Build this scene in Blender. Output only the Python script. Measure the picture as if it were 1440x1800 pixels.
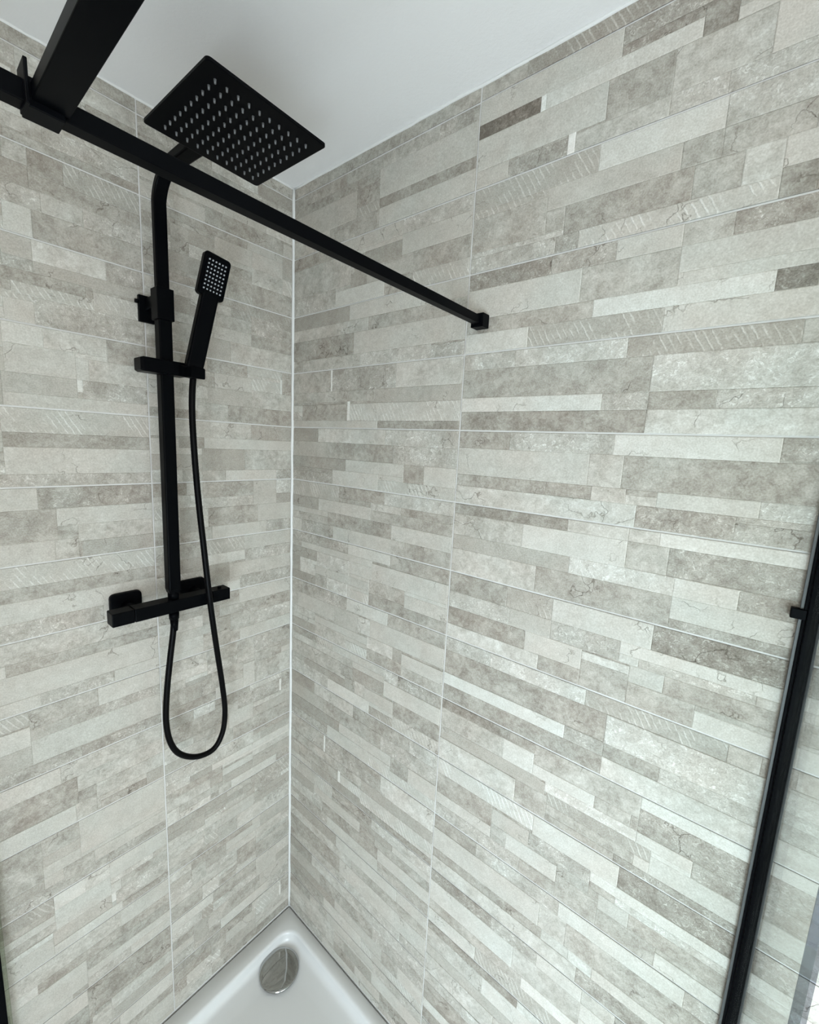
import bpy, bmesh, math, random
import numpy as np
from mathutils import Vector, Matrix

random.seed(7)
for o in list(bpy.data.objects): bpy.data.objects.remove(o, do_unlink=True)
scene = bpy.context.scene
COL = scene.collection

# ------------------------------------------------------------------ camera
FPX = 754.409
CAM = Vector((1.07556, -0.76287, 1.60417))
yaw, pitch, roll = math.radians(39.1535), math.radians(-8.7918), math.radians(2.8208)
fw = Vector((-math.sin(yaw)*math.cos(pitch), math.cos(yaw)*math.cos(pitch), math.sin(pitch)))
r0 = Vector((math.cos(yaw), math.sin(yaw), 0)); u0 = r0.cross(fw)
RT = math.cos(roll)*r0 + math.sin(roll)*u0
UP = -math.sin(roll)*r0 + math.cos(roll)*u0
cd = bpy.data.cameras.new('camera'); cam = bpy.data.objects.new('camera', cd); COL.objects.link(cam)
cd.sensor_fit = 'HORIZONTAL'; cd.sensor_width = 36; cd.lens = FPX/1440*36
cd.clip_start = 0.01; cd.clip_end = 50
M = Matrix((RT, UP, -fw)).transposed().to_4x4(); M.translation = CAM
cam.matrix_world = M
scene.camera = cam

# ------------------------------------------------------------------ world, light, exposure
w = bpy.data.worlds.new('world'); scene.world = w; w.use_nodes = True
w.node_tree.nodes['Background'].inputs[0].default_value = (.75, .86, 1, 1)
w.node_tree.nodes['Background'].inputs[1].default_value = 1.0
vs = scene.view_settings
vs.view_transform = 'Standard'; vs.look = 'None'; vs.gamma = 1; vs.use_curve_mapping = False
vs.exposure = 0.0

def area(name, loc, target, sx, sy, power, color):
    l = bpy.data.lights.new(name, 'AREA'); l.shape = 'RECTANGLE'; l.size = sx; l.size_y = sy
    l.energy = power; l.color = color
    o = bpy.data.objects.new(name, l); COL.objects.link(o); o.location = loc
    o.rotation_euler = (Vector(target)-Vector(loc)).to_track_quat('-Z', 'Z').to_euler()
    return o
# added cool daylight, through an unseen made-up window facing the long tiled wall
XR, YF, ZC, ZF = 2.5, -1.5, 2.269, -0.12      # far wall x, front wall y, ceiling z, floor z
WX0, WX1, WZ0, WZ1 = 1.3, 2.4, 0.10, 1.10   # opening of the added front window
area('added_daylight', ((WX0+WX1)/2, YF-.16, (WZ0+WZ1)/2), ((WX0+WX1)/2, 0, (WZ0+WZ1)/2), WX1-WX0, WZ1-WZ0, 70, (.77, .912, 1))
# added soft fill, through an unseen made-up window facing the shower column
VY0, VY1, VZ0, VZ1 = -1.35, -0.45, 0.75, 1.85
area('added_fill_far', (XR+.16, (VY0+VY1)/2, (VZ0+VZ1)/2), (0, (VY0+VY1)/2, (VZ0+VZ1)/2), VY1-VY0, VZ1-VZ0, 15.5, (1, .935, .865))

# ------------------------------------------------------------------ helpers
def tag(o, label=None, cat=None, group=None, kind=None):
    if label: o['label'] = label
    if cat: o['category'] = cat
    if group: o['group'] = group
    if kind: o['kind'] = kind
    return o

def obj(name, me, mat=None, parent=None):
    if isinstance(me, bmesh.types.BMesh):
        b = me; me = bpy.data.meshes.new(name); b.to_mesh(me); b.free()
    o = bpy.data.objects.new(name, me); COL.objects.link(o)
    if mat and not me.materials: me.materials.append(mat)
    if parent: o.parent = parent
    return o

def empty(name, loc=(0, 0, 0)):
    o = bpy.data.objects.new(name, None); COL.objects.link(o); o.location = loc
    o.empty_display_size = .05
    bpy.context.view_layer.update()
    return o

def put(o, parent):
    """parent keeping world placement (parents are only translated)"""
    o.parent = parent
    o.matrix_parent_inverse = Matrix.Translation(-parent.location)
    return o

def part(name, bm, mat, parent):
    return put(obj(name, bm, mat), parent)

def box(bm, x0, x1, y0, y1, z0, z1, bev=0, seg=2):
    vs_ = [bm.verts.new((x, y, z)) for x in (x0, x1) for y in (y0, y1) for z in (z0, z1)]
    F = [(0, 1, 3, 2), (4, 6, 7, 5), (0, 4, 5, 1), (2, 3, 7, 6), (0, 2, 6, 4), (1, 5, 7, 3)]
    fs = [bm.faces.new([vs_[i] for i in f]) for f in F]
    if bev:
        es = list({e for f in fs for e in f.edges})
        bmesh.ops.bevel(bm, geom=es, offset=bev, segments=seg, affect='EDGES', profile=.5)
    return bm

def B(x0, x1, y0, y1, z0, z1, bev=0, seg=2):
    return box(bmesh.new(), x0, x1, y0, y1, z0, z1, bev, seg)

def cyl(bm, p0, p1, r0_, r1_=None, n=24, caps=True):
    r1_ = r0_ if r1_ is None else r1_
    p0, p1 = Vector(p0), Vector(p1); d = (p1-p0).normalized()
    a = d.orthogonal().normalized(); b = d.cross(a)
    L = [[bm.verts.new(p+(a*math.cos(t)+b*math.sin(t))*r) for t in [2*math.pi*i/n for i in range(n)]] for p, r in ((p0, r0_), (p1, r1_))]
    for i in range(n):
        f = bm.faces.new((L[0][i], L[0][(i+1) % n], L[1][(i+1) % n], L[1][i])); f.smooth = True
    if caps:
        bm.faces.new(L[0][::-1]); bm.faces.new(L[1])
    return bm

def sweep(path, prof, side, caps=True, smooth=False, scale=None):
    """sweep closed 2-D profile (a,b): a along 'side', b along the normal"""
    bm = bmesh.new(); rings = []
    P = [Vector(p) for p in path]; side = Vector(side)
    for i, p in enumerate(P):
        t = (P[min(i+1, len(P)-1)]-P[max(i-1, 0)]).normalized()
        s = (side-t*side.dot(t)).normalized(); n = t.cross(s)
        k = scale[i] if scale else 1
        rings.append([bm.verts.new(p+s*a*k+n*b*k) for a, b in prof])
    m = len(prof)
    for i in range(len(P)-1):
        for j in range(m):
            f = bm.faces.new((rings[i][j], rings[i][(j+1) % m], rings[i+1][(j+1) % m], rings[i+1][j])); f.smooth = smooth
    if caps:
        bm.faces.new(rings[0][::-1]); bm.faces.new(rings[-1])
    bmesh.ops.recalc_face_normals(bm, faces=bm.faces)
    return bm

def rrect(w_, h_, r, n=4):
    out = []
    for cx, cy, a0 in ((w_/2-r, h_/2-r, 0), (-w_/2+r, h_/2-r, 90), (-w_/2+r, -h_/2+r, 180), (w_/2-r, -h_/2+r, 270)):
        for i in range(n+1):
            a = math.radians(a0+90*i/n); out.append((cx+r*math.cos(a), cy+r*math.sin(a)))
    return out

def catmull(P, n=8):
    P = [Vector(p) for p in P]; out = []
    Q = [P[0]*2-P[1]]+P+[P[-1]*2-P[-2]]
    for i in range(1, len(Q)-2):
        a, b, c, d = Q[i-1:i+3]
        for k in range(n):
            t = k/n
            out.append(.5*((2*b)+(c-a)*t+(2*a-5*b+4*c-d)*t*t+(3*b-a-3*c+d)*t**3))
    out.append(P[-1]); return out

def ray(px, py, ax, v):
    """photo pixel -> point on the plane where coordinate ax equals v"""
    d = RT*((px-720)/FPX) - UP*((py-900)/FPX) + fw
    return CAM + d*((v-CAM[ax])/d[ax])

# ------------------------------------------------------------------ materials
def newmat(name):
    m = bpy.data.materials.new(name); m.use_nodes = True
    nt = m.node_tree; return m, nt, nt.nodes['Principled BSDF']
def node(nt, t, **k):
    n = nt.nodes.new(t)
    for a, b in k.items():
        if a == 'op': n.operation = b
        elif a == 'inp':
            for i, v in b.items(): n.inputs[i].default_value = v
        else: setattr(n, a, b)
    return n
def math_(nt, op, a, b=None, c=None, clamp=False):
    n = nt.nodes.new('ShaderNodeMath'); n.operation = op; n.use_clamp = clamp
    for i, v in enumerate((a, b, c)):
        if v is None: continue
        if isinstance(v, (int, float)): n.inputs[i].default_value = v
        else: nt.links.new(v, n.inputs[i])
    return n.outputs[0]
def noise(nt, vec, scale, detail=4, rough=.6, dist=0):
    n = node(nt, 'ShaderNodeTexNoise'); n.inputs['Scale'].default_value = scale
    n.inputs['Detail'].default_value = detail; n.inputs['Roughness'].default_value = rough
    n.inputs['Distortion'].default_value = dist
    nt.links.new(vec, n.inputs['Vector']); return n.outputs['Fac']

def simple(name, col, rough=.5, metal=0, spec=.5, bump=None):
    m, nt, p = newmat(name)
    p.inputs['Base Color'].default_value = (*col, 1); p.inputs['Roughness'].default_value = rough
    p.inputs['Metallic'].default_value = metal; p.inputs['Specular IOR Level'].default_value = spec
    g = node(nt, 'ShaderNodeNewGeometry')
    if bump:
        f = noise(nt, g.outputs['Position'], bump[0], 3)
        b = node(nt, 'ShaderNodeBump'); b.inputs['Strength'].default_value = bump[1]; b.inputs['Distance'].default_value = bump[2]
        nt.links.new(f, b.inputs['Height']); nt.links.new(b.outputs[0], p.inputs['Normal'])
    return m

def stone_material():
    m, nt, p = newmat('glazed_stone_relief')
    L = nt.links
    at = node(nt, 'ShaderNodeAttribute'); at.attribute_name = 'tone'
    sp = node(nt, 'ShaderNodeSeparateColor'); L.new(at.outputs['Color'], sp.inputs[0])
    tone, tex, rnd = sp.outputs
    g = node(nt, 'ShaderNodeNewGeometry'); xyz = node(nt, 'ShaderNodeSeparateXYZ'); L.new(g.outputs['Position'], xyz.inputs[0])
    s = math_(nt, 'ADD', xyz.outputs[0], xyz.outputs[1])
    s2 = math_(nt, 'ADD', s, math_(nt, 'MULTIPLY', rnd, 7.0))
    cb = node(nt, 'ShaderNodeCombineXYZ'); L.new(s2, cb.inputs[0]); L.new(xyz.outputs[2], cb.inputs[1]); L.new(rnd, cb.inputs[2])
    v = cb.outputs[0]
    big = noise(nt, v, 22, 5, .62, .4)
    mid = noise(nt, v, 85, 5, .65, .6)
    fine = noise(nt, v, 420, 2, .6)
    rough = math_(nt, 'GREATER_THAN', math_(nt, 'SUBTRACT', .12, math_(nt, 'ABSOLUTE', math_(nt, 'SUBTRACT', tex, .667))), 0)
    scr = math_(nt, 'GREATER_THAN', tex, .85)
    mot = math_(nt, 'GREATER_THAN', math_(nt, 'SUBTRACT', .12, math_(nt, 'ABSOLUTE', math_(nt, 'SUBTRACT', tex, .333))), 0)
    # value of the print
    t = tone
    amp = math_(nt, 'ADD', .26, math_(nt, 'ADD', math_(nt, 'MULTIPLY', mot, .34), math_(nt, 'MULTIPLY', rough, .26)))
    t = math_(nt, 'ADD', t, math_(nt, 'MULTIPLY', math_(nt, 'SUBTRACT', big, .5), amp))
    amp2 = math_(nt, 'ADD', .27, math_(nt, 'ADD', math_(nt, 'MULTIPLY', mot, .36), math_(nt, 'MULTIPLY', rough, .34)))
    t = math_(nt, 'ADD', t, math_(nt, 'MULTIPLY', math_(nt, 'SUBTRACT', mid, .5), amp2))
    t = math_(nt, 'ADD', t, math_(nt, 'MULTIPLY', math_(nt, 'SUBTRACT', fine, .5), .46))
    # chipped white flakes on the rough stones
    fl = noise(nt, v, 135, 3, .7, 1.6)
    flm = math_(nt, 'MULTIPLY', math_(nt, 'MULTIPLY', math_(nt, 'SUBTRACT', fl, .545, clamp=True), 10, clamp=True), rough)
    flm = math_(nt, 'MULTIPLY', flm, math_(nt, 'MULTIPLY', math_(nt, 'SUBTRACT', big, .38, clamp=True), 6, clamp=True))
    # chisel scratches
    dg = math_(nt, 'ADD', math_(nt, 'MULTIPLY', s, .86), math_(nt, 'MULTIPLY', xyz.outputs[2], .5))
    dgn = math_(nt, 'ADD', dg, math_(nt, 'MULTIPLY', mid, .006))
    fr = math_(nt, 'FRACT', math_(nt, 'MULTIPLY', dgn, 105))
    ln = math_(nt, 'MULTIPLY', math_(nt, 'SUBTRACT', .2, math_(nt, 'ABSOLUTE', math_(nt, 'SUBTRACT', fr, .5)), clamp=True), 6, clamp=True)
    ln = math_(nt, 'MULTIPLY', math_(nt, 'MULTIPLY', ln, scr), math_(nt, 'MULTIPLY', math_(nt, 'SUBTRACT', big, .44, clamp=True), 8, clamp=True))
    # hairline cracks
    vo = node(nt, 'ShaderNodeTexVoronoi'); vo.feature = 'DISTANCE_TO_EDGE'; vo.inputs['Scale'].default_value = 13
    wv = node(nt, 'ShaderNodeVectorMath'); wv.operation = 'ADD'
    ns = node(nt, 'ShaderNodeTexNoise'); ns.inputs['Scale'].default_value = 30; ns.inputs['Detail'].default_value = 4; L.new(v, ns.inputs['Vector'])
    sc = node(nt, 'ShaderNodeVectorMath'); sc.operation = 'SCALE'; sc.inputs['Scale'].default_value = .07; L.new(ns.outputs['Color'], sc.inputs[0])
    L.new(v, wv.inputs[0]); L.new(sc.outputs[0], wv.inputs[1]); L.new(wv.outputs[0], vo.inputs['Vector'])
    cr = math_(nt, 'MULTIPLY', math_(nt, 'SUBTRACT', .016, vo.outputs['Distance'], clamp=True), 60, clamp=True)
    cr = math_(nt, 'MULTIPLY', cr, math_(nt, 'MULTIPLY', math_(nt, 'SUBTRACT', noise(nt, v, 9, 2), .57, clamp=True), 14, clamp=True))
    t = math_(nt, 'ADD', t, math_(nt, 'MULTIPLY', flm, .29))
    t = math_(nt, 'ADD', t, math_(nt, 'MULTIPLY', ln, .22))
    t = math_(nt, 'SUBTRACT', t, math_(nt, 'MULTIPLY', cr, .3))
    ra = node(nt, 'ShaderNodeValToRGB'); L.new(t, ra.inputs[0])
    e = ra.color_ramp.elements
    e[0].position = .05; e[0].color = (.15, .128, .105, 1)
    e[1].position = 1.0; e[1].color = (.82, .81, .775, 1)
    for pos, c in ((.3, (.30, .272, .236)), (.5, (.44, .415, .371)), (.7, (.585, .563, .517))):
        k = ra.color_ramp.elements.new(pos); k.color = (*c, 1)
    # slight warm / cool drift of the glaze
    hue = noise(nt, v, 7, 2)
    mx = node(nt, 'ShaderNodeMix', data_type='RGBA', blend_type='MULTIPLY'); mx.inputs['Factor'].default_value = 1
    r2 = node(nt, 'ShaderNodeValToRGB'); L.new(hue, r2.inputs[0])
    r2.color_ramp.elements[0].position = .3; r2.color_ramp.elements[0].color = (1.0, .965, .935, 1)
    r2.color_ramp.elements[1].position = .7; r2.color_ramp.elements[1].color = (.975, 1.0, .985, 1)
    L.new(ra.outputs[0], mx.inputs['A']); L.new(r2.outputs[0], mx.inputs['B'])
    L.new(mx.outputs['Result'], p.inputs['Base Color'])
    p.inputs['Roughness'].default_value = .6; p.inputs['Specular IOR Level'].default_value = .22
    h = math_(nt, 'ADD', math_(nt, 'MULTIPLY', mid, math_(nt, 'ADD', .25, math_(nt, 'MULTIPLY', rough, .9))), math_(nt, 'MULTIPLY', fine, .12))
    h = math_(nt, 'ADD', h, math_(nt, 'MULTIPLY', fl, math_(nt, 'MULTIPLY', rough, 1.1)))
    h = math_(nt, 'ADD', h, math_(nt, 'MULTIPLY', ln, .5))
    h = math_(nt, 'SUBTRACT', h, math_(nt, 'MULTIPLY', cr, .6))
    bp = node(nt, 'ShaderNodeBump'); bp.inputs['Strength'].default_value = .75; bp.inputs['Distance'].default_value = .0016
    L.new(h, bp.inputs['Height']); L.new(bp.outputs[0], p.inputs['Normal'])
    return m

def glass_material(name, tint, refl=1.0):
    m = bpy.data.materials.new(name); m.use_nodes = True; nt = m.node_tree; nt.nodes.clear()
    out = node(nt, 'ShaderNodeOutputMaterial'); mix = node(nt, 'ShaderNodeMixShader')
    tr = node(nt, 'ShaderNodeBsdfTransparent'); tr.inputs[0].default_value = (*tint, 1)
    gl = node(nt, 'ShaderNodeBsdfGlossy'); gl.inputs['Roughness'].default_value = .02
    fr = node(nt, 'ShaderNodeFresnel'); g = node(nt, 'ShaderNodeNewGeometry')
    nt.links.new(math_(nt, 'SUBTRACT', 1.5, math_(nt, 'MULTIPLY', g.outputs['Backfacing'], 1.5-1/1.5)), fr.inputs['IOR'])
    f = math_(nt, 'MULTIPLY', fr.outputs[0], refl)
    nt.links.new(f, mix.inputs[0]); nt.links.new(tr.outputs[0], mix.inputs[1]); nt.links.new(gl.outputs[0], mix.inputs[2])
    nt.links.new(mix.outputs[0], out.inputs[0]); return m

STONE = stone_material()
GROUT = simple('white_grout', (.72, .71, .685), .8, bump=(300, .3, .001))
SILIC = simple('white_silicone', (.78, .78, .76), .35)
PAINT = simple('matt_ceiling_paint', (.84, .83, .82), .85, bump=(140, .25, .002))
WPAINT = simple('white_wall_paint', (.86, .86, .85), .8, bump=(90, .2, .002))
BLACK = simple('satin_black_metal', (.0015, .0018, .0024), .32, 0, .035)
BLACK2 = simple('matt_black_paint', (.0018, .0022, .003), .42, 0, .05)
RUBBER = simple('grey_silicone_nozzle', (.16, .165, .17), .5)
RUBBER2 = simple('pale_silicone_nozzle', (.42, .44, .46), .45)
HOSE = simple('black_pvc_hose', (.002, .002, .0024), .35, 0, .07)
ACRYL = simple('white_acrylic', (.72, .72, .71), .22)
CHROME = simple('polished_chrome', (.40, .40, .39), .05, 1)
FLOORM = simple('grey_vinyl_floor', (.62, .61, .60), .5, bump=(60, .2, .002))
GLASS = glass_material('clear_green_glass', (.955, .985, .970))
GLASS2 = glass_material('clear_glass', (.95, .955, .96))
SEAL = glass_material('smoked_vinyl_seal', (.60, .61, .64), 0.0)
SEAL2 = glass_material('clear_vinyl_seal', (.90, .93, .87), .6)
ALU = simple('grey_aluminium', (.10, .105, .105), .4, .2)

# ------------------------------------------------------------------ tiled walls
Z0, H, G = 2.2399, .15, .0015       # first joint below the ceiling, row height, half joint
TRACE = """
LA1:-107 -7 1 17 37 0;-312 -250 116 149 57 0;-250 -243 116 149 75 0;-243 -34 111 137 44 1;-34 -7 116 149 58 0
LA2:-321 -139 1 18 45 1;-139 -38 1 57 58 0;-38 -7 1 57 45 0;-283 -222 27 57 46 0;-222 -127 18 57 58 0;-321 -283 27 74 50 1;-189 -127 68 130 44 1;-127 -7 96 149 46 1;-127 -38 57 74 60 1
LA3:-215 -142 1 17 46 1;-129 -36 24 59 48 2;-223 -129 38 59 50 1;-234 -129 68 98 58 0;-129 -7 68 91 46 1;-246 -188 98 149 50 0;-188 -7 98 149 58 1;-319 -282 24 59 45 0
LA4:-247 -141 1 21 43 1;-141 -43 1 65 60 3;-43 -36 21 65 85 0;-36 -7 1 59 46 1;-227 -129 29 59 58 0;-273 -227 29 65 48 1;-247 -129 65 95 50 0;-129 -7 59 84 58 1;-195 -7 105 149 43 1;-273 -195 105 149 52 1
LA5:-243 -134 1 39 60 1;-134 -30 1 34 45 0;-259 -30 39 62 65 0;-30 -7 39 67 48 0;-263 -150 67 119 45 0;-150 -7 67 119 56 1;-203 -56 119 149 65 0;-56 -7 119 149 44 2;-263 -203 119 149 48 1;-319 -263 39 67 45 0
LA6:-263 -127 1 38 46 1;-127 -56 1 65 57 0;-56 -7 38 65 43 0;-263 -127 38 65 58 2;-251 -136 65 122 46 1;-113 -7 65 122 58 0;-244 -88 114 149 63 0;-88 -7 114 149 50 2;-321 -279 65 122 45 0
LA7:-253 -153 1 38 50 3;-153 -7 1 54 57 0;-153 -7 38 111 51 2;-199 -7 72 111 58 0;-169 -7 111 149 47 2
LA8:-172 -7 1 45 60 0;-186 -7 38 74 46 1;-172 -7 114 149 61 0;-199 -138 62 114 50 1;-128 -7 74 114 56 2
LA9:-126 -7 1 44 49 2;-181 -126 1 67 52 1;-126 -35 55 91 45 1;-163 -126 74 149 62 0;-122 -7 83 149 54 1
LA10:-180 -41 14 58 46 2;-357 -228 27 75 45 1;-207 -133 58 85 60 0;-133 -7 75 100 48 0
LA11:-229 -136 78 85 60 0;-136 -7 85 109 48 0;-107 -7 21 32 46 0;-379 -229 58 78 46 1;-347 -241 109 128 50 1
LA12:-134 -7 64 75 43 0;-234 -134 54 75 60 0
LA13:-111 -7 1 42 50 0;-246 -193 114 149 48 1
LA14:
LB1:-580 -565 1 35 62 0;-590 -381 132 149 42 1;-533 -381 109 120 52 2
LB2:-592 -558 1 20 52 1;-558 -381 42 57 45 1;-598 -568 99 149 70 0;-479 -381 66 92 57 2;-558 -381 99 149 47 1
LB3:-603 -561 1 36 57 0;-561 -381 36 62 53 0;-608 -483 62 73 43 1;-608 -566 107 149 67 0;-566 -381 98 149 52 2
LB4:-612 -556 1 35 72 0;-612 -508 35 88 63 0;-620 -508 88 110 52 0;-508 -500 88 110 85 0;-500 -480 88 110 38 1;-480 -381 88 110 52 2;-620 -381 122 149 63 0
LB5:-626 -381 1 36 58 3;-626 -381 44 64 41 1;-626 -381 73 124 65 0;-682 -381 124 149 50 2
LB6:-684 -583 1 41 63 0;-583 -381 1 41 41 2;-556 -381 41 78 63 0;-689 -561 41 99 45 1;-523 -381 78 115 54 1;-517 -381 115 149 46 0;-561 -523 106 149 58 1;-689 -561 106 149 61 0
LB7:-695 -381 1 41 60 3;-700 -381 41 69 44 1;-700 -381 69 149 65 0;-700 -486 110 149 55 2
LB8:-707 -381 1 42 58 1;-699 -381 42 67 43 1;-707 -651 42 67 71 0;-699 -381 67 149 63 0;-604 -474 120 149 50 2
LB9:-508 -381 1 41 64 0;-624 -508 1 41 48 1;-718 -624 32 65 65 0;-531 -381 41 75 47 2;-624 -381 65 124 59 0;-543 -381 124 149 42 2;-698 -543 124 139 46 2
LB10:-727 -582 1 40 63 0;-582 -381 1 73 56 1;-727 -556 40 98 42 1;-516 -422 126 149 41 1
LB11:-738 -629 12 84 43 1;-557 -381 1 84 60 0;-591 -534 94 130 46 1;-616 -509 130 149 52 1
LB12:-508 -396 1 45 61 0;-487 -381 130 149 43 2;-739 -624 45 62 62 0;-739 -652 98 149 60 0
LB13:-491 -381 1 44 60 0;-566 -381 71 98 42 1;-594 -566 133 149 43 1
LB14:-567 -381 1 65 40 1
RA1:487 577 1 34 45 2;213 487 1 34 50 1;7 213 1 34 45 1;324 577 27 86 60 0;7 324 27 86 45 1;324 577 86 107 37 1;324 577 107 149 62 0;7 248 47 107 56 0;153 324 107 149 48 1
RA2:398 577 1 39 57 2;199 398 1 39 60 0;282 398 39 71 41 0;398 577 30 78 62 0;431 577 71 115 44 1;431 577 115 149 58 3;331 431 78 115 57 0;7 114 1 30 42 1;7 233 30 115 54 1;233 290 78 110 42 0;181 347 110 149 68 0;7 181 101 149 54 2
RA3:7 235 1 37 42 0;235 473 1 37 64 0;473 577 1 37 60 0;544 577 37 59 48 1;301 533 37 65 46 1;7 301 37 59 58 1;7 252 65 121 39 1;252 577 65 121 62 0;276 491 116 149 60 2;491 577 121 149 50 2;47 276 116 149 56 1
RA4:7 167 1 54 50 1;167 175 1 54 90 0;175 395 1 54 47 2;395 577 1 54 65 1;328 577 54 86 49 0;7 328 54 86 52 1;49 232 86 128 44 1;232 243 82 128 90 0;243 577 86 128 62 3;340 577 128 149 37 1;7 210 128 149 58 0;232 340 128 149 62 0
RA5:7 121 1 37 40 0;121 369 1 37 62 1;369 577 1 31 56 2;7 162 37 70 52 0;162 396 37 70 42 1;396 577 37 70 52 2;7 232 79 108 40 0;232 432 79 108 61 0;432 490 79 108 42 1;490 577 79 108 64 0;7 183 120 149 44 2;183 350 108 149 64 0;350 577 120 149 58 3
RA6:7 210 1 31 52 3;210 374 1 24 43 1;374 577 1 31 60 2;7 125 41 75 43 0;125 328 48 61 60 0;165 401 75 106 41 1;328 577 48 69 45 1;401 577 75 112 62 0;7 165 91 112 52 1;46 188 112 149 46 2;188 401 112 149 60 0;442 577 112 149 44 1
RA7:252 402 1 26 66 0;7 252 1 26 46 2;402 577 1 32 45 1;342 577 32 77 64 0;7 116 119 149 41 0;116 332 90 104 60 0;252 332 119 149 60 3;332 452 119 131 44 1;452 577 119 149 44 1;452 577 90 104 62 0
RA9:68 252 86 107 41 0;7 281 25 37 58 1;444 577 1 25 44 2
RA10:286 492 16 28 45 1
RA11:250 402 1 18 43 1;110 326 121 135 42 0
RA12:391 434 50 68 45 0
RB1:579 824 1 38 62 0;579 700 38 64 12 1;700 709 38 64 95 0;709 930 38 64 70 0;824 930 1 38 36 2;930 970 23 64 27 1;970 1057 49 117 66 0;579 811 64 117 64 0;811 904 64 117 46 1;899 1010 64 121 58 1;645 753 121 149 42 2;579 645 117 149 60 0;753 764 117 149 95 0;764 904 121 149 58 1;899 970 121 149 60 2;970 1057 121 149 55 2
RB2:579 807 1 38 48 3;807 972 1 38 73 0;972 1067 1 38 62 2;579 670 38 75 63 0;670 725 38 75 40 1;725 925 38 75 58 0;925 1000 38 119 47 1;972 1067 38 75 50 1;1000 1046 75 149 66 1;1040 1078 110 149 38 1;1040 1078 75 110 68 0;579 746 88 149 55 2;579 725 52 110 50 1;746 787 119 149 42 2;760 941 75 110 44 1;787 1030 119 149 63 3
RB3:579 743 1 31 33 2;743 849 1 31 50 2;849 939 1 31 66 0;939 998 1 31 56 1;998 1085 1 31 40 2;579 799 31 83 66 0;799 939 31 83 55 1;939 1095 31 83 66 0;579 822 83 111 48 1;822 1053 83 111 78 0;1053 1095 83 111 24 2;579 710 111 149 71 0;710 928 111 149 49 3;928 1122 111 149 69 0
RB4:579 691 1 31 56 2;691 882 1 31 64 2;882 1088 1 31 45 3;1088 1127 1 31 55 1;579 925 31 84 44 1;922 1136 31 84 67 2;579 851 84 111 73 0;851 907 84 111 50 2;922 1007 84 111 42 1;1007 1136 84 111 58 2;579 922 111 149 40 1;922 1143 111 149 69 1
RB5:579 694 1 32 42 1;694 879 1 32 54 2;879 1088 1 32 73 0;1088 1148 1 32 48 2;579 844 32 83 64 0;844 906 32 112 62 1;897 1158 32 87 45 1;579 757 87 112 42 1;771 851 87 112 42 1;579 924 112 149 64 1;950 1078 87 112 66 0;1078 1158 87 112 60 2;924 1052 112 149 42 2;1052 1158 112 149 52 2
RB6:579 727 1 22 34 1;748 818 1 22 36 1;818 918 1 22 64 1;963 1162 1 16 76 0;579 735 22 58 57 1;735 918 22 58 71 0;978 1162 22 58 46 2;918 978 22 65 52 1;579 829 65 97 51 0;829 990 65 91 71 2;990 1071 65 91 69 0;1071 1162 65 84 47 2;579 767 97 149 62 1;767 990 97 149 47 1;990 1162 97 131 67 0
RB7:579 713 1 43 41 1;713 808 1 36 49 3;579 713 43 71 59 2;579 759 79 107 41 1;722 808 43 71 57 0;808 972 1 43 69 0;972 1163 1 36 31 2;808 926 43 71 49 2;926 1163 43 64 72 0;579 789 118 149 67 1;759 866 79 107 66 0;789 873 118 149 43 1;866 1040 95 149 47 1;945 997 79 107 60 0;997 1163 79 107 49 1;1040 1163 118 149 72 0
RB9:801 991 1 43 53 1;833 1014 87 112 46 3;960 1157 132 149 38 2
RB10:579 722 37 70 44 1;598 814 1 37 68 3;579 722 88 105 63 0;579 791 114 137 51 2
"""
TR = {}
for ln in TRACE.strip().split('\n'):
    k, v = ln.split(':')
    TR[k] = [tuple(int(q) for q in s.split()) for s in v.split(';') if s]
# rows that repeat the print of another row
SAME = {'RA8': 'RA7', 'RA9': 'RA2', 'RA10': 'RA5', 'RA11': 'RA4', 'RA12': 'RA6', 'RA13': 'RA3', 'RA14': 'RA5', 'RA15': 'RA2',
        'RB8': 'RB4', 'RB9': 'RB6', 'RB10': 'RB7', 'RB11': 'RB5', 'RB12': 'RB3', 'RB13': 'RB6', 'RB14': 'RB4', 'RB15': 'RB2',
        'LA7': 'LA5', 'LA8': 'LA4', 'LA9': 'LA6', 'LA10': 'LA4', 'LA11': 'LA5', 'LA12': 'LA3', 'LA13': 'LA2', 'LA14': 'LA6', 'LA15': 'LA4',
        'LB10': 'LB6', 'LB11': 'LB9', 'LB12': 'LB4', 'LB13': 'LB8', 'LB14': 'LB6', 'LB15': 'LB9'}

def random_design(lo, hi, hmm, rg):
    out = []; v = 0
    while v < hmm:
        h = rg.choice((24, 30, 30, 36, 44))
        if hmm-v-h < 18: h = hmm-v
        u = lo - rg.randint(0, 120)
        while u < hi:
            l = rg.randint(90, 260)
            out.append((u, u+l, v, v+h, rg.choice((42, 46, 50, 55, 58, 62, 66)), rg.choice((0, 0, 1, 1, 1, 2, 3))))
            u += l
        v += h
    return out

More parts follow.
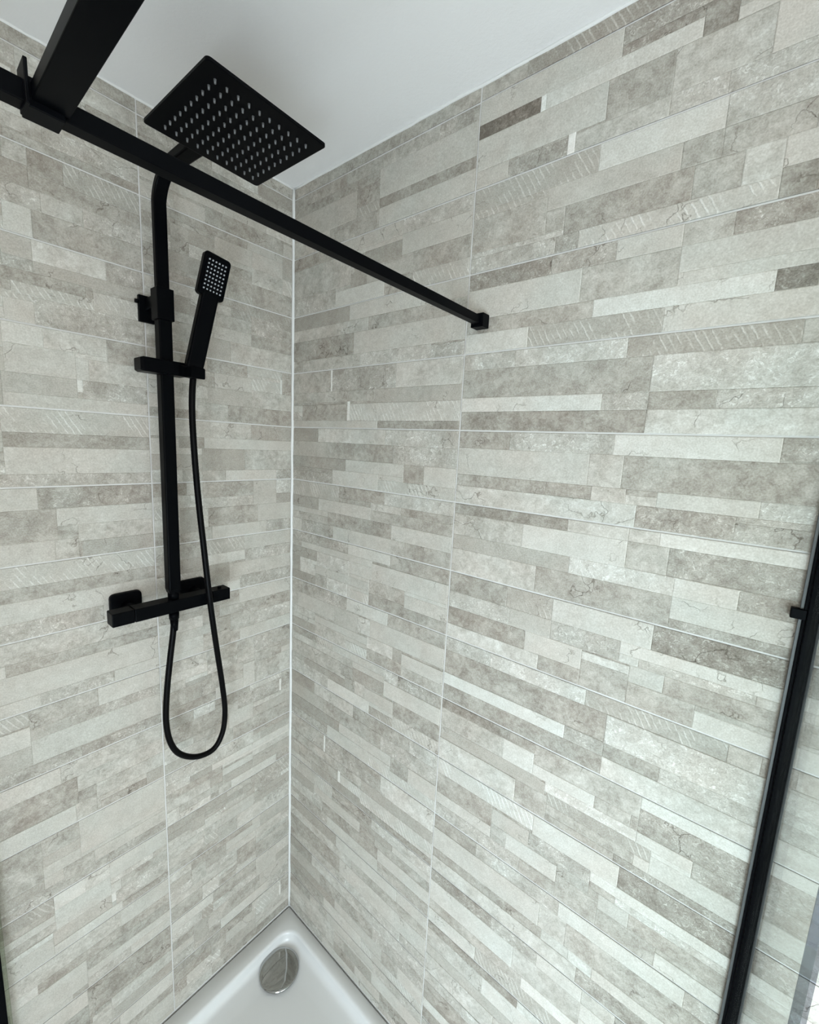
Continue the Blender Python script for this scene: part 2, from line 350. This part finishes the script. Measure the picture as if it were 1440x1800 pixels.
STEP = 3  # mm grid used to cut overlapping traced stones into clean rectangles
def cut(lo, hi, hmm, layers):
    nu, nv = int((hi-lo)/STEP), max(1, int(round(hmm/STEP)))
    g = -np.ones((nv, nu), int); props = []
    for lay in layers:
        for (a, b, c, d, t, x) in lay:
            if d-c < 16: m_ = (c+d)/2; c, d = m_-11, m_+11
            i0, i1 = max(0, round((a-lo)/STEP)), min(nu, round((b-lo)/STEP))
            j0, j1 = max(0, round(c/STEP)), min(nv, round(d/STEP))
            if i1-i0 < 1 or j1-j0 < 1: continue
            g[j0:j1, i0:i1] = len(props); props.append((t, x))
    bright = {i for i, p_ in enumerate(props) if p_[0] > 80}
    for _ in range(2):          # absorb slivers into the neighbouring stone
        for i in range(nu):
            j = 0
            while j < nv:
                e = j
                while e < nv and g[e, i] == g[j, i]: e += 1
                if e-j < 5 and g[j, i] not in bright:
                    if j > 0 and g[j-1, i] not in bright: g[j:e, i] = g[j-1, i]
                    elif e < nv and g[e, i] not in bright: g[j:e, i] = g[e, i]
                j = e
        for j in range(nv):
            i = 0
            while i < nu:
                e = i
                while e < nu and g[j, e] == g[j, i]: e += 1
                if e-i < 9 and g[j, i] not in bright:
                    if i > 0 and g[j, i-1] not in bright: g[j, i:e] = g[j, i-1]
                    elif e < nu and g[j, e] not in bright: g[j, i:e] = g[j, e]
                i = e
    out = []; done = np.zeros_like(g, bool)
    for j in range(nv):
        i = 0
        while i < nu:
            if done[j, i] or g[j, i] < 0: i += 1; continue
            k = g[j, i]; e = i
            while e < nu and g[j, e] == k and not done[j, e]: e += 1
            f = j
            while f < nv and (g[f, i:e] == k).all() and not done[f, i:e].any(): f += 1
            done[j:f, i:e] = True
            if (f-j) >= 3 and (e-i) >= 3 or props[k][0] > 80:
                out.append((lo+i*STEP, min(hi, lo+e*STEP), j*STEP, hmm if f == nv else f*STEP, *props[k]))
            i = e
    return out

def strip_geo(V, F, C, wall, a, b, z0, z1, proud, col):
    """a shallow stone slab with chamfered edges; a,b along the wall, front towards the room"""
    g, ch = 0.0, .0012
    k = len(V); jit = [0, 0, 0, 0]
    o = [(a+g+jit[0], z0+g+jit[1]), (b-g+jit[2], z0+g+jit[1]), (b-g+jit[2], z1-g+jit[3]), (a+g+jit[0], z1-g+jit[3])]
    i_ = [(o[0][0]+ch, o[0][1]+ch), (o[1][0]-ch, o[1][1]+ch), (o[2][0]-ch, o[2][1]-ch), (o[3][0]+ch, o[3][1]-ch)]
    for ring, d in ((o, -.002), (o, proud-.0006), (i_, proud)):
        for u, z in ring:
            V.append((u, -d, z) if wall == 'R' else (d, u, z))
    def q(*n):
        n = tuple(k+m for m in n); F.append(n if wall == 'R' else n[::-1])
    q(8, 9, 10, 11)
    for r in (0, 4):
        for s in range(4):
            t = (s+1) % 4; q(r+s, r+t, r+4+t, r+4+s)
    C += [col]*12

def strip_mesh(name, V, F, C):
    me = bpy.data.meshes.new(name); me.from_pydata(V, [], F); me.update()
    ca = me.color_attributes.new('tone', 'FLOAT_COLOR', 'POINT')
    ca.data.foreach_set('color', [c for col in C for c in (*col, 1)])
    me.materials.append(STONE); return me

def project_area(P4):
    q = []
    for p in P4:
        d = Vector(p)-CAM; f = d.dot(fw)
        if f < .05: return 0
        q.append((min(1440, max(0, 720+FPX*d.dot(RT)/f)), min(1800, max(0, 900-FPX*d.dot(UP)/f))))
    return abs(sum(q[i][0]*q[(i+1) % 4][1]-q[(i+1) % 4][0]*q[i][1] for i in range(4)))/2

def tiled_wall(wall, root, cols):
    pend = []
    for cname, lo, hi in cols:
        for row in range(0, 16):
            zt = ZC-.003 if row == 0 else Z0-H*(row-1)-G
            zb = Z0-H*row+G
            if row == 15: zb = .003
            a, b = lo+G, hi-G
            bm = B(a, b, -.0002, .006, zb, zt) if wall == 'R' else B(-.006, .0002, a, b, zb, zt)
            me = bpy.data.meshes.new('tile'); bm.to_mesh(me); bm.free()
            ca = me.color_attributes.new('tone', 'FLOAT_COLOR', 'POINT')
            rb = random.random(); ca.data.foreach_set('color', [.46, .333, rb, 1]*len(me.vertices))
            me.materials.append(STONE)
            tile = obj('tile', me); put(tile, root)
            rg = random.Random(hash((wall, cname, row)) if False else (ord(wall)*7919+ord(cname)*131+row*17))
            hmm = (zt-zb)*1000
            key = wall+cname+str(row)
            L0, H0 = a*1000, b*1000
            layers = [random_design(L0, H0, hmm, rg)]
            if key in SAME and SAME[key] in TR: layers.append([(p_[0], p_[1], p_[2], p_[3], p_[4]+rg.choice((-2, 0, 2)), p_[5]) for p_ in TR[SAME[key]]])
            if key in TR: layers.append(TR[key])
            if row == 0: layers = [[(L0-5, H0+5, 0, 40, 48, 1)] + ([(670, 930, 0, 40, 36, 3), (930, 1100, 0, 40, 40, 1)] if key == 'RB0' else [])]
            for (u0_, u1_, v0_, v1_, t_, x_) in cut(L0, H0, hmm, layers):
                ua, ub = u0_/1000, u1_/1000; za, zb2 = zt-v1_/1000, zt-v0_/1000
                if v1_ >= hmm-1.5: za = zb
                pr = random.uniform(.0008, .0015) + (.0006 if t_ > 60 else 0)
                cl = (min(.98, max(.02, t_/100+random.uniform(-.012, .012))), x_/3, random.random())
                P4 = [(u, 0, z) if wall == 'R' else (0, u, z) for u, z in ((ua, za), (ub, za), (ub, zb2), (ua, zb2))]
                pend.append((project_area(P4), tile, (ua, ub, za, zb2, pr, cl)))
    pend.sort(key=lambda s: -s[0])
    rest = {}
    for i, (ar, tile, s) in enumerate(pend):
        if i < 300 and ar > 60:
            V, F, C = [], [], []; strip_geo(V, F, C, wall, *s)
            put(obj('stone_strip', strip_mesh('stone_strip', V, F, C)), tile)
        else:
            rest.setdefault(tile.name, []).append(s)
    for tn, L in rest.items():
        V, F, C = [], [], []
        for s in L: strip_geo(V, F, C, wall, *s)
        tag(put(obj('stone_relief', strip_mesh('stone_relief', V, F, C)), bpy.data.objects[tn]), kind='stuff')

wr = tag(obj('wall_right', B(-.1, XR, .0004, .12, ZF, ZC), GROUT), 'long shower wall of pale grey split-stone effect tiles with white joints', 'wall', kind='structure')
wl = tag(obj('wall_left', B(-.12, -.0004, YF, .12, ZF, ZC), GROUT), 'short tiled wall behind the black shower column', 'wall', kind='structure')
tiled_wall('R', wr, (('A', .004, .578), ('B', .578, 1.478), ('C', 1.478, 2.378)))
tiled_wall('L', wl, (('A', -.38, -.004), ('B', -1.28, -.38), ('C', -1.495, -1.28)))

# rest of the bathroom
tag(obj('ceiling', B(-.12, XR+.12, YF-.12, .12, ZC, ZC+.08), PAINT), 'plain off-white painted ceiling', 'ceiling', kind='structure')
tag(obj('floor', B(-.12, XR+.12, YF-.12, .12, ZF-.08, ZF), FLOORM), 'grey bathroom floor', 'floor', kind='structure')
bm = bmesh.new()
box(bm, XR, XR+.12, YF-.12, VY0, ZF, ZC); box(bm, XR, XR+.12, VY1, .12, ZF, ZC)
box(bm, XR, XR+.12, VY0, VY1, ZF, VZ0); box(bm, XR, XR+.12, VY0, VY1, VZ1, ZC)
tag(obj('wall_far', bm, WPAINT), 'white painted wall with an added window, facing the shower column', 'wall', kind='structure')
bm = bmesh.new()  # far window, out of view, added for general fill light
for y in (VY0, VY1-.05): box(bm, XR+.02, XR+.08, y, y+.05, VZ0, VZ1, .004)
for z in (VZ0, VZ1-.05): box(bm, XR+.02, XR+.08, VY0+.05, VY1-.05, z, z+.05, .004)
wn = tag(obj('added_window_2', bm, ACRYL), 'white framed window, unseen and added for fill light, opposite the shower column', 'window', kind='structure')
part('added_window_pane', B(XR+.045, XR+.051, VY0+.05, VY1-.05, VZ0+.05, VZ1-.05), GLASS2, wn)
bm = bmesh.new()
box(bm, -.12, WX0, YF-.12, YF, ZF, ZC); box(bm, WX1, XR, YF-.12, YF, ZF, ZC)
box(bm, WX0, WX1, YF-.12, YF, ZF, WZ0); box(bm, WX0, WX1, YF-.12, YF, WZ1, ZC)
tag(obj('wall_front', bm, WPAINT), 'white painted wall with the added window, facing the long tiled wall', 'wall', kind='structure')
bm = bmesh.new()  # low window, out of view, added to brighten the right of the long wall
for x in (WX0, WX1-.05): box(bm, x, x+.05, YF-.08, YF-.02, WZ0, WZ1, .004)
for z in (WZ0, WZ1-.05): box(bm, WX0+.05, WX1-.05, YF-.08, YF-.02, z, z+.05, .004)
wn = tag(obj('added_window_1', bm, ACRYL), 'low white framed window, unseen and added as a daylight source, opposite the long tiled wall', 'window', kind='structure')
part('added_window_pane', B(WX0+.05, WX1-.05, YF-.055, YF-.049, WZ0+.05, WZ1-.05), GLASS2, wn)

# silicone beads: corner, ceiling lines, tray lines
def bead(name, path, r, label, wob=.0007):
    pts = [Vector(p)+Vector([random.uniform(-wob, wob) for _ in range(3)]) for p in path]
    prof = [(r*math.cos(a), r*math.sin(a)) for a in [2*math.pi*i/8 for i in range(8)]]
    d = (Vector(path[-1])-Vector(path[0])).normalized()
    sc_ = [random.uniform(.85, 1.15) for _ in pts]
    return tag(obj(name, sweep(pts, prof, d.orthogonal(), smooth=True, scale=sc_), SILIC), label, 'sealant', kind='structure')
N = 70
bead('trim_1', [(.002, -.002, ZC*i/N) for i in range(N+1)], .0042, 'white silicone bead up the inner corner of the tiled walls')
bead('trim_2', [(2.378*i/N, -.001, ZC-.0015) for i in range(N+1)], .0032, 'white sealant line between long tiled wall and ceiling')
bead('trim_3', [(.001, -1.48*i/N, ZC-.0015) for i in range(N+1)], .0028, 'white sealant line between short tiled wall and ceiling')

# ------------------------------------------------------------------ shower tray
TX1, TY1 = 1.19, -.78
def rr_loop(x0, x1, y0, y1, r, z, n=8):
    out = []
    for cx, cy, a0 in ((x1-r, y1-r, 0), (x0+r, y1-r, 90), (x0+r, y0+r, 180), (x1-r, y0+r, 270)):
        for i in range(n+1):
            a = math.radians(a0+90*i/n); out.append((cx+r*math.cos(a), cy+r*math.sin(a), z))
    return out
loops = [rr_loop(.0025, TX1, TY1, -.0025, .004, ZF), rr_loop(.0025, TX1, TY1, -.0025, .004, -.006), rr_loop(.0065, TX1-.004, TY1+.004, -.0065, .005, -.001)]
ix0, ix1, iy0, iy1 = .050, TX1-.05, TY1+.05, -.030
for k in range(7):
    a = math.pi/2*k/6
    d = .009*math.sin(a); loops.append(rr_loop(ix0+d, ix1-d, iy0+d, iy1-d, .05-d*.5, -.001-.009*(1-math.cos(a))))
for k in range(1, 7):
    a = math.pi/2*k/6
    d = .011+.018*(1-math.cos(a)); loops.append(rr_loop(ix0+d, ix1-d, iy0+d, iy1-d, .048-d*.4, -.014-.018*math.sin(a)))
loops.append(rr_loop(.13, .16, -.16, -.10, .014, -.036))
bm = bmesh.new(); rings = [[bm.verts.new(p) for p in l] for l in loops]
m_ = len(rings[0])
for r_ in range(len(rings)-1):
    for j in range(m_):
        f = bm.faces.new((rings[r_][j], rings[r_][(j+1) % m_], rings[r_+1][(j+1) % m_], rings[r_+1][j])); f.smooth = r_ >= 2
bm.faces.new(rings[-1])
bmesh.ops.recalc_face_normals(bm, faces=bm.faces)
tag(obj('shower_tray', bm, ACRYL), 'low white acrylic shower tray with a raised rim', 'shower tray')
# waste cover
DC = Vector((.121, -.121, -.0305))
dr = tag(empty('drain_cover', DC), 'round polished chrome waste cover in the tray corner', 'drain')
bm = bmesh.new(); prof = [(0, .0062), (.02, .0061), (.04, .0056), (.050, .0048), (.0545, .0036), (.0565, .0018), (.0568, -.001), (.055, -.002)]
n = 56; rg_ = []
for r, z in prof[1:]:
    rg_.append([bm.verts.new(DC+Vector((1.06*r*math.cos(2*math.pi*i/n), 1.06*r*math.sin(2*math.pi*i/n), z+.004))) for i in range(n)])
c0 = bm.verts.new(DC+Vector((0, 0, .0062+.004)))
for i in range(n):
    f = bm.faces.new((c0, rg_[0][i], rg_[0][(i+1) % n])); f.smooth = True
for a, b in zip(rg_, rg_[1:]):
    for i in range(n):
        f = bm.faces.new((a[i], b[i], b[(i+1) % n], a[(i+1) % n])); f.smooth = True
part('cover_disc', bm, CHROME, dr)
bm = bmesh.new(); cyl(bm, DC+Vector((0, 0, .0005)), DC+Vector((0, 0, .005)), .046, n=40)
part('seat_ring', bm, CHROME, dr)

# ------------------------------------------------------------------ black shower column
RX, RY = .07, -.370
sc = tag(empty('shower_column', (0, RY, 1.21)), 'black square-section shower column with bar valve, riser and rain head on the short wall', 'shower')
# bar valve
VX0, VX1, VZ0, VZ1 = .053, .087, 1.203, 1.232
part('valve_body', B(VX0, VX1, -.4535, -.2865, VZ0, VZ1, .0012), BLACK, sc)
part('temperature_handle', B(VX0, VX1, -.496, -.4545, VZ0, VZ1, .0016), BLACK, sc)
fh = part('flow_handle', B(VX0, VX1, -.2855, -.243, VZ0, VZ1, .0016), BLACK, sc)
bm = bmesh.new(); cyl(bm, (.070, -.262, VZ1-.002), (.070, -.262, VZ1+.0045), .0048, .0042)
part('stop_button', bm, BLACK, fh)
for cy in (-.446, -.300):
    fl = part('wall_flange', sweep([(0.0005, cy, 1.2165), (.009, cy, 1.2165), (.012, cy, 1.2165), (.013, cy, 1.2165)], rrect(.063, .063, .010), (0, 1, 0), scale=[1, 1, .97, .93]), BLACK2, sc)
    bm = bmesh.new(); cyl(bm, (.012, cy, 1.2165), (VX0+.002, cy, 1.2165), .0125); part('inlet', bm, BLACK2, fl)
bm = bmesh.new(); cyl(bm, (RX, RY, VZ1-.002), (RX, RY, 1.252), .0115); part('outlet_collar', bm, BLACK, sc)
bm = bmesh.new(); cyl(bm, (RX, RY, VZ0+.002), (RX, RY, 1.199), .0085); cyl(bm, (RX, RY, 1.199), (RX, RY, 1.184), .0108, n=6 * 4)
cyl(bm, (RX, RY, 1.184), (RX, RY, 1.180), .0108, .0085)
part('hose_outlet', bm, BLACK, sc)
# riser
part('lower_riser', sweep([(RX, RY, 1.247), (RX, RY, 1.256), (RX, RY, 1.60), (RX, RY, 1.85)], rrect(.026, .026, .0028, 2), (0, 1, 0), scale=[.84, 1, 1, 1]), BLACK, sc)
rad = .055; zt_ = 2.1155
pth = [(RX, RY, 1.84), (RX, RY, 1.95), (RX, RY, zt_-rad)]
for k in range(1, 13):
    a = math.pi/2*k/12; pth.append((RX+rad*(1-math.cos(a)), RY+.001*k/2, zt_-rad+rad*math.sin(a)))
pth += [(.20, -.361, zt_), (.30, -.353, zt_), (.346, -.350, zt_)]
part('bent_riser_arm', sweep(pth, rrect(.0245, .016, .0025, 2), (0, 1, 0), scale=[1]*14+[1.1, 1.2, 1.2, 1.2]), BLACK, sc)
cp = part('riser_clamp', B(RX-.0165, RX+.0165, RY-.0165, RY+.0165, 1.835, 1.897, .0012), BLACK, sc)
wb = part('wall_bracket', B(.0005, .010, RY-.0235, RY+.008, 1.838, 1.892, .0012), BLACK2, sc)
part('bracket_arm', B(.008, RX-.012, RY-.012, RY+.012, 1.862, 1.886, .001), BLACK2, wb)
bm = bmesh.new(); cyl(bm, (.006, RY-.0225, 1.878), (.006, RY-.0295, 1.878), .0042); part('grub_screw', bm, BLACK2, wb)
# slider with holder
sl = part('slider', sweep([(RX+.004, -.4235, 1.7405), (RX+.004, -.418, 1.7405), (RX+.004, -.40, 1.7405), (RX+.004, -.335, 1.7405)], rrect(.040, .0285, .003, 2), (1, 0, 0), scale=[.84, 1, 1, 1]), BLACK, sc)
part('handset_holder', sweep([(RX-.012, -.338, 1.7405), (RX+.012, -.338, 1.739), (.104, -.330, 1.735), (.124, -.325, 1.734)], rrect(.034, .023, .003, 2), (0, 1, 0)), BLACK, sl)
bm = bmesh.new(); cyl(bm, (RX-.016, -.395, 1.7405), (RX-.028, -.395, 1.7405), .011); part('clamp_knob', bm, BLACK, sl)
# rain head
HC = Vector((.332, -.348, 2.0975)); ang = math.radians(1.5)
def hrot(x, y): return HC.x+x*math.cos(ang)-y*math.sin(ang), HC.y+x*math.sin(ang)+y*math.cos(ang)
pr = [hrot(*p) for p in rrect(.206, .205, .006, 4)]
bm = bmesh.new(); R3 = []
for z, s in ((-.0028, .985), (-.0022, 1), (.0018, 1), (.0026, .99)):
    R3.append([bm.verts.new((HC.x+(x-HC.x)*s, HC.y+(y-HC.y)*s, HC.z+z)) for x, y in pr])
for a, b in zip(R3, R3[1:]):
    for i in range(len(a)): bm.faces.new((a[i], a[(i+1) % len(a)], b[(i+1) % len(a)], b[i]))
bm.faces.new(R3[0][::-1]); bm.faces.new(R3[-1])
hd = part('rain_head', bm, BLACK2, sc); hd['label'] = 'square black overhead rain plate with grey nozzles'
bm = bmesh.new(); cyl(bm, (HC.x, HC.y, HC.z+.002), (HC.x, HC.y, zt_-.004), .014); part('swivel_joint', bm, BLACK, hd)
bm = bmesh.new(); cyl(bm, (0, 0, .001), (0, 0, -.0055), .0021, .0014, n=10); nm = bpy.data.meshes.new('nozzle'); bm.to_mesh(nm); bm.free(); nm.materials.append(RUBBER)
for i in range(10):
    for j in range(10):
        x, y = hrot(-.0785+i*.157/9, -.0785+j*.157/9)
        o = bpy.data.objects.new('nozzle', nm); COL.objects.link(o)
        o.location = (x, y, HC.z-.0028); put(o, hd)

# hand shower
A0 = Vector((.106, -.327, 1.744)); A1 = Vector((.136, -.2845, 1.974))
ax = (A1-A0).normalized(); side = Vector((.12, 1, 0)); side = (side-ax*side.dot(ax)).normalized(); nrm = side.cross(ax)
if nrm.x < 0: nrm = -nrm
LN = (A1-A0).length
hs = tag(empty('hand_shower', A0), 'black rectangular hand shower standing in the holder on the riser', 'hand shower')
def hbox(s0, s1, w_, d0, d1, r, taper=1.0, wr_=None):
    """rounded prism: along axis s0..s1, width w_, depth d0..d1 towards the spray face"""
    bm = bmesh.new(); R = []
    pf = rrect(w_, s1-s0, r, 5)
    for d, k in ((d0, .93), (d0+.003, 1), (d1-.0025, 1), (d1, .955)):
        R.append([bm.verts.new(A0+ax*((s0+s1)/2+b*k)+side*a*k*(1 if b > 0 else taper)+nrm*d) for a, b in pf])
    for a, b in zip(R, R[1:]):
        for i in range(len(a)): bm.faces.new((a[i], a[(i+1) % len(a)], b[(i+1) % len(a)], b[i]))
    bm.faces.new(R[0][::-1]); bm.faces.new(R[-1]); bmesh.ops.recalc_face_normals(bm, faces=bm.faces); return bm
hd2 = part('spray_head', hbox(LN-.086, LN, .054, -.010, .0095, .0075), BLACK, hs)
part('handle', sweep([A0+ax*s for s in (.0, .012, .05, .10, LN-.083, LN-.070)], rrect(.034, .024, .004, 3), side, scale=[.96, 1, 1, 1.0, 1.0, .9]), BLACK, hs)
bm = bmesh.new(); cyl(bm, A0-ax*.022, A0+ax*.002, .0085, .010); part('hose_socket', bm, BLACK, hs)
part('spray_plate', hbox(LN-.078, LN-.010, .043, .0085, .0102, .003), BLACK2, hd2)
bm = bmesh.new(); box(bm, -.0014, .0014, -.0014, .0014, -.001, .0022, .0004, 1); nm = bpy.data.meshes.new('spray_nozzle'); bm.to_mesh(nm); bm.free(); nm.materials.append(RUBBER2)
RM = Matrix((side, ax, nrm)).transposed().to_4x4()
for i in range(6):
    for j in range(8):
        P = A0+side*(-.0165+i*.033/5)+ax*(LN-.073+j*.058/7)+nrm*.0102
        o = bpy.data.objects.new('spray_nozzle', nm); COL.objects.link(o); o.matrix_basis = Matrix.Translation(P) @ RM; put(o, hd2)

# hose
HP = [(340, 660, .103), (338, 690, .102), (338, 730, .100), (342, 800, .098), (349, 880, .098), (358, 960, .101), (366, 1030, .105), (372, 1078, .103), (381, 1140, .092), (391, 1205, .080),
      (395.5, 1250, .075), (391, 1288, .073), (375, 1317, .070), (346, 1330, .068), (316, 1325, .068), (299, 1303, .068), (292, 1265, .068), (294, 1210, .069), (300, 1150, .070), (304.5, 1112, .070)]
pts = [ray(px, py, 0, x) for px, py, x in HP] + [Vector((RX, RY, 1.188))]
path = catmull(pts, 26)
prof = [(.0066*math.cos(a), .0066*math.sin(a)) for a in [2*math.pi*i/14 for i in range(14)]]
hz = tag(empty('shower_hose', pts[-1]), 'black flexible hose looping from the hand shower down and back to the valve', 'hose')
part('hose_tube', sweep(path, prof, (1, .3, .1), smooth=True, scale=[1+.035*(k % 2) for k in range(len(path))]), HOSE, hz)
bm = bmesh.new(); cyl(bm, pts[-1]+Vector((0, 0, -.034)), pts[-1]+Vector((0, 0, -.004)), .0072, .0092); part('hose_nut', bm, BLACK, hz)

# ------------------------------------------------------------------ T-shaped support bar
BX, BZ = .616, 1.846
sb = tag(empty('support_bar', (BX, 0, BZ)), 'black T-shaped square support bar braced off the long tiled wall above the tray', 'support bar')
part('wall_mount', B(BX-.0135, BX+.0135, -.024, -.0012, BZ-.0125, BZ+.0125, .0012), BLACK2, sb)
part('brace_bar', B(BX-.0075, BX+.0075, -.79, -.020, BZ-.0075, BZ+.0075, .0008), BLACK, sb)
tee = part('tee_sleeve', B(BX-.0105, BX+.0105, -.6745, -.652, BZ-.0105, BZ+.0095, .0008), BLACK2, sb)
part('sleeve_flange', B(BX-.007, BX+.014, -.676, -.6735, BZ-.0105, BZ+.019, .0006), BLACK2, tee)
part('wall_mount', B(XR-.020, XR-.001, -.674, -.647, BZ-.012, BZ+.0125, .0012), BLACK2, sb)
part('cross_bar', B(BX+.009, XR-.015, -.672, -.649, BZ-.0055, BZ+.006, .0008), BLACK, sb)

# ------------------------------------------------------------------ glass side screen (right edge of the view)
GX = 1.1515
gs = tag(empty('glass_screen', (GX, 0, 0)), 'clear glass shower screen in black profiles at the right end of the tray', 'shower screen')
ch = part('wall_profile', B(GX-.0075, GX+.0075, -.014, -.0022, .0005, 1.872, .001), BLACK, gs)
part('profile_rib', B(GX-.0150, GX-.0110, -.0075, -.0022, .0005, 1.872, .0006), ALU, ch)
part('profile_lip', B(GX-.0110, GX-.0070, -.0100, -.0022, .0005, 1.872, .0006), BLACK2, ch)
part('profile_clip', B(GX-.024, GX-.0075, -.012, -.0025, 1.402, 1.416, .001), BLACK2, ch)
part('fixed_pane', B(GX-.003, GX+.003, -.3496, -.0145, .004, 1.862), GLASS, gs)
part('vinyl_seal', B(GX-.0036, GX+.0036, -.3635, -.3498, .004, 1.862, .0008), SEAL, gs)
part('top_rail', B(GX-.009, GX+.009, -.364, -.014, 1.855, 1.875, .001), BLACK, gs)

# black door profile on the short wall, at the open side of the tray
dp = tag(empty('door_profile', (0, -.72, 0)), 'black upright door profile on the short wall at the left edge', 'door profile')
part('upright', B(.0022, .034, -.738, -.7035, .0005, 1.872, .0012), BLACK, dp)
part('clear_seal', B(.010, .026, -.7035, -.6965, .0005, 1.872, .0006), SEAL2, dp)

# unseen ceiling light, added to warm the upper part of the walls
LP = Vector((1.25, -1.15, ZC))
dl = tag(empty('added_downlight', LP), 'round flush ceiling light, unseen and added for warm light from above', 'light')
bm = bmesh.new(); cyl(bm, LP+Vector((0, 0, -.012)), LP+Vector((0, 0, -.0005)), .165, .17, n=40); part('bezel', bm, ACRYL, dl)
em, nt, p = newmat('added_lamp_lens'); p.inputs['Emission Color'].default_value = (1, .86, .72, 1); p.inputs['Emission Strength'].default_value = 11
p.inputs['Base Color'].default_value = (.8, .8, .8, 1)
bm = bmesh.new(); cyl(bm, LP+Vector((0, 0, -.0145)), LP+Vector((0, 0, -.0122)), .15, n=40); part('lens', bm, em, dl)
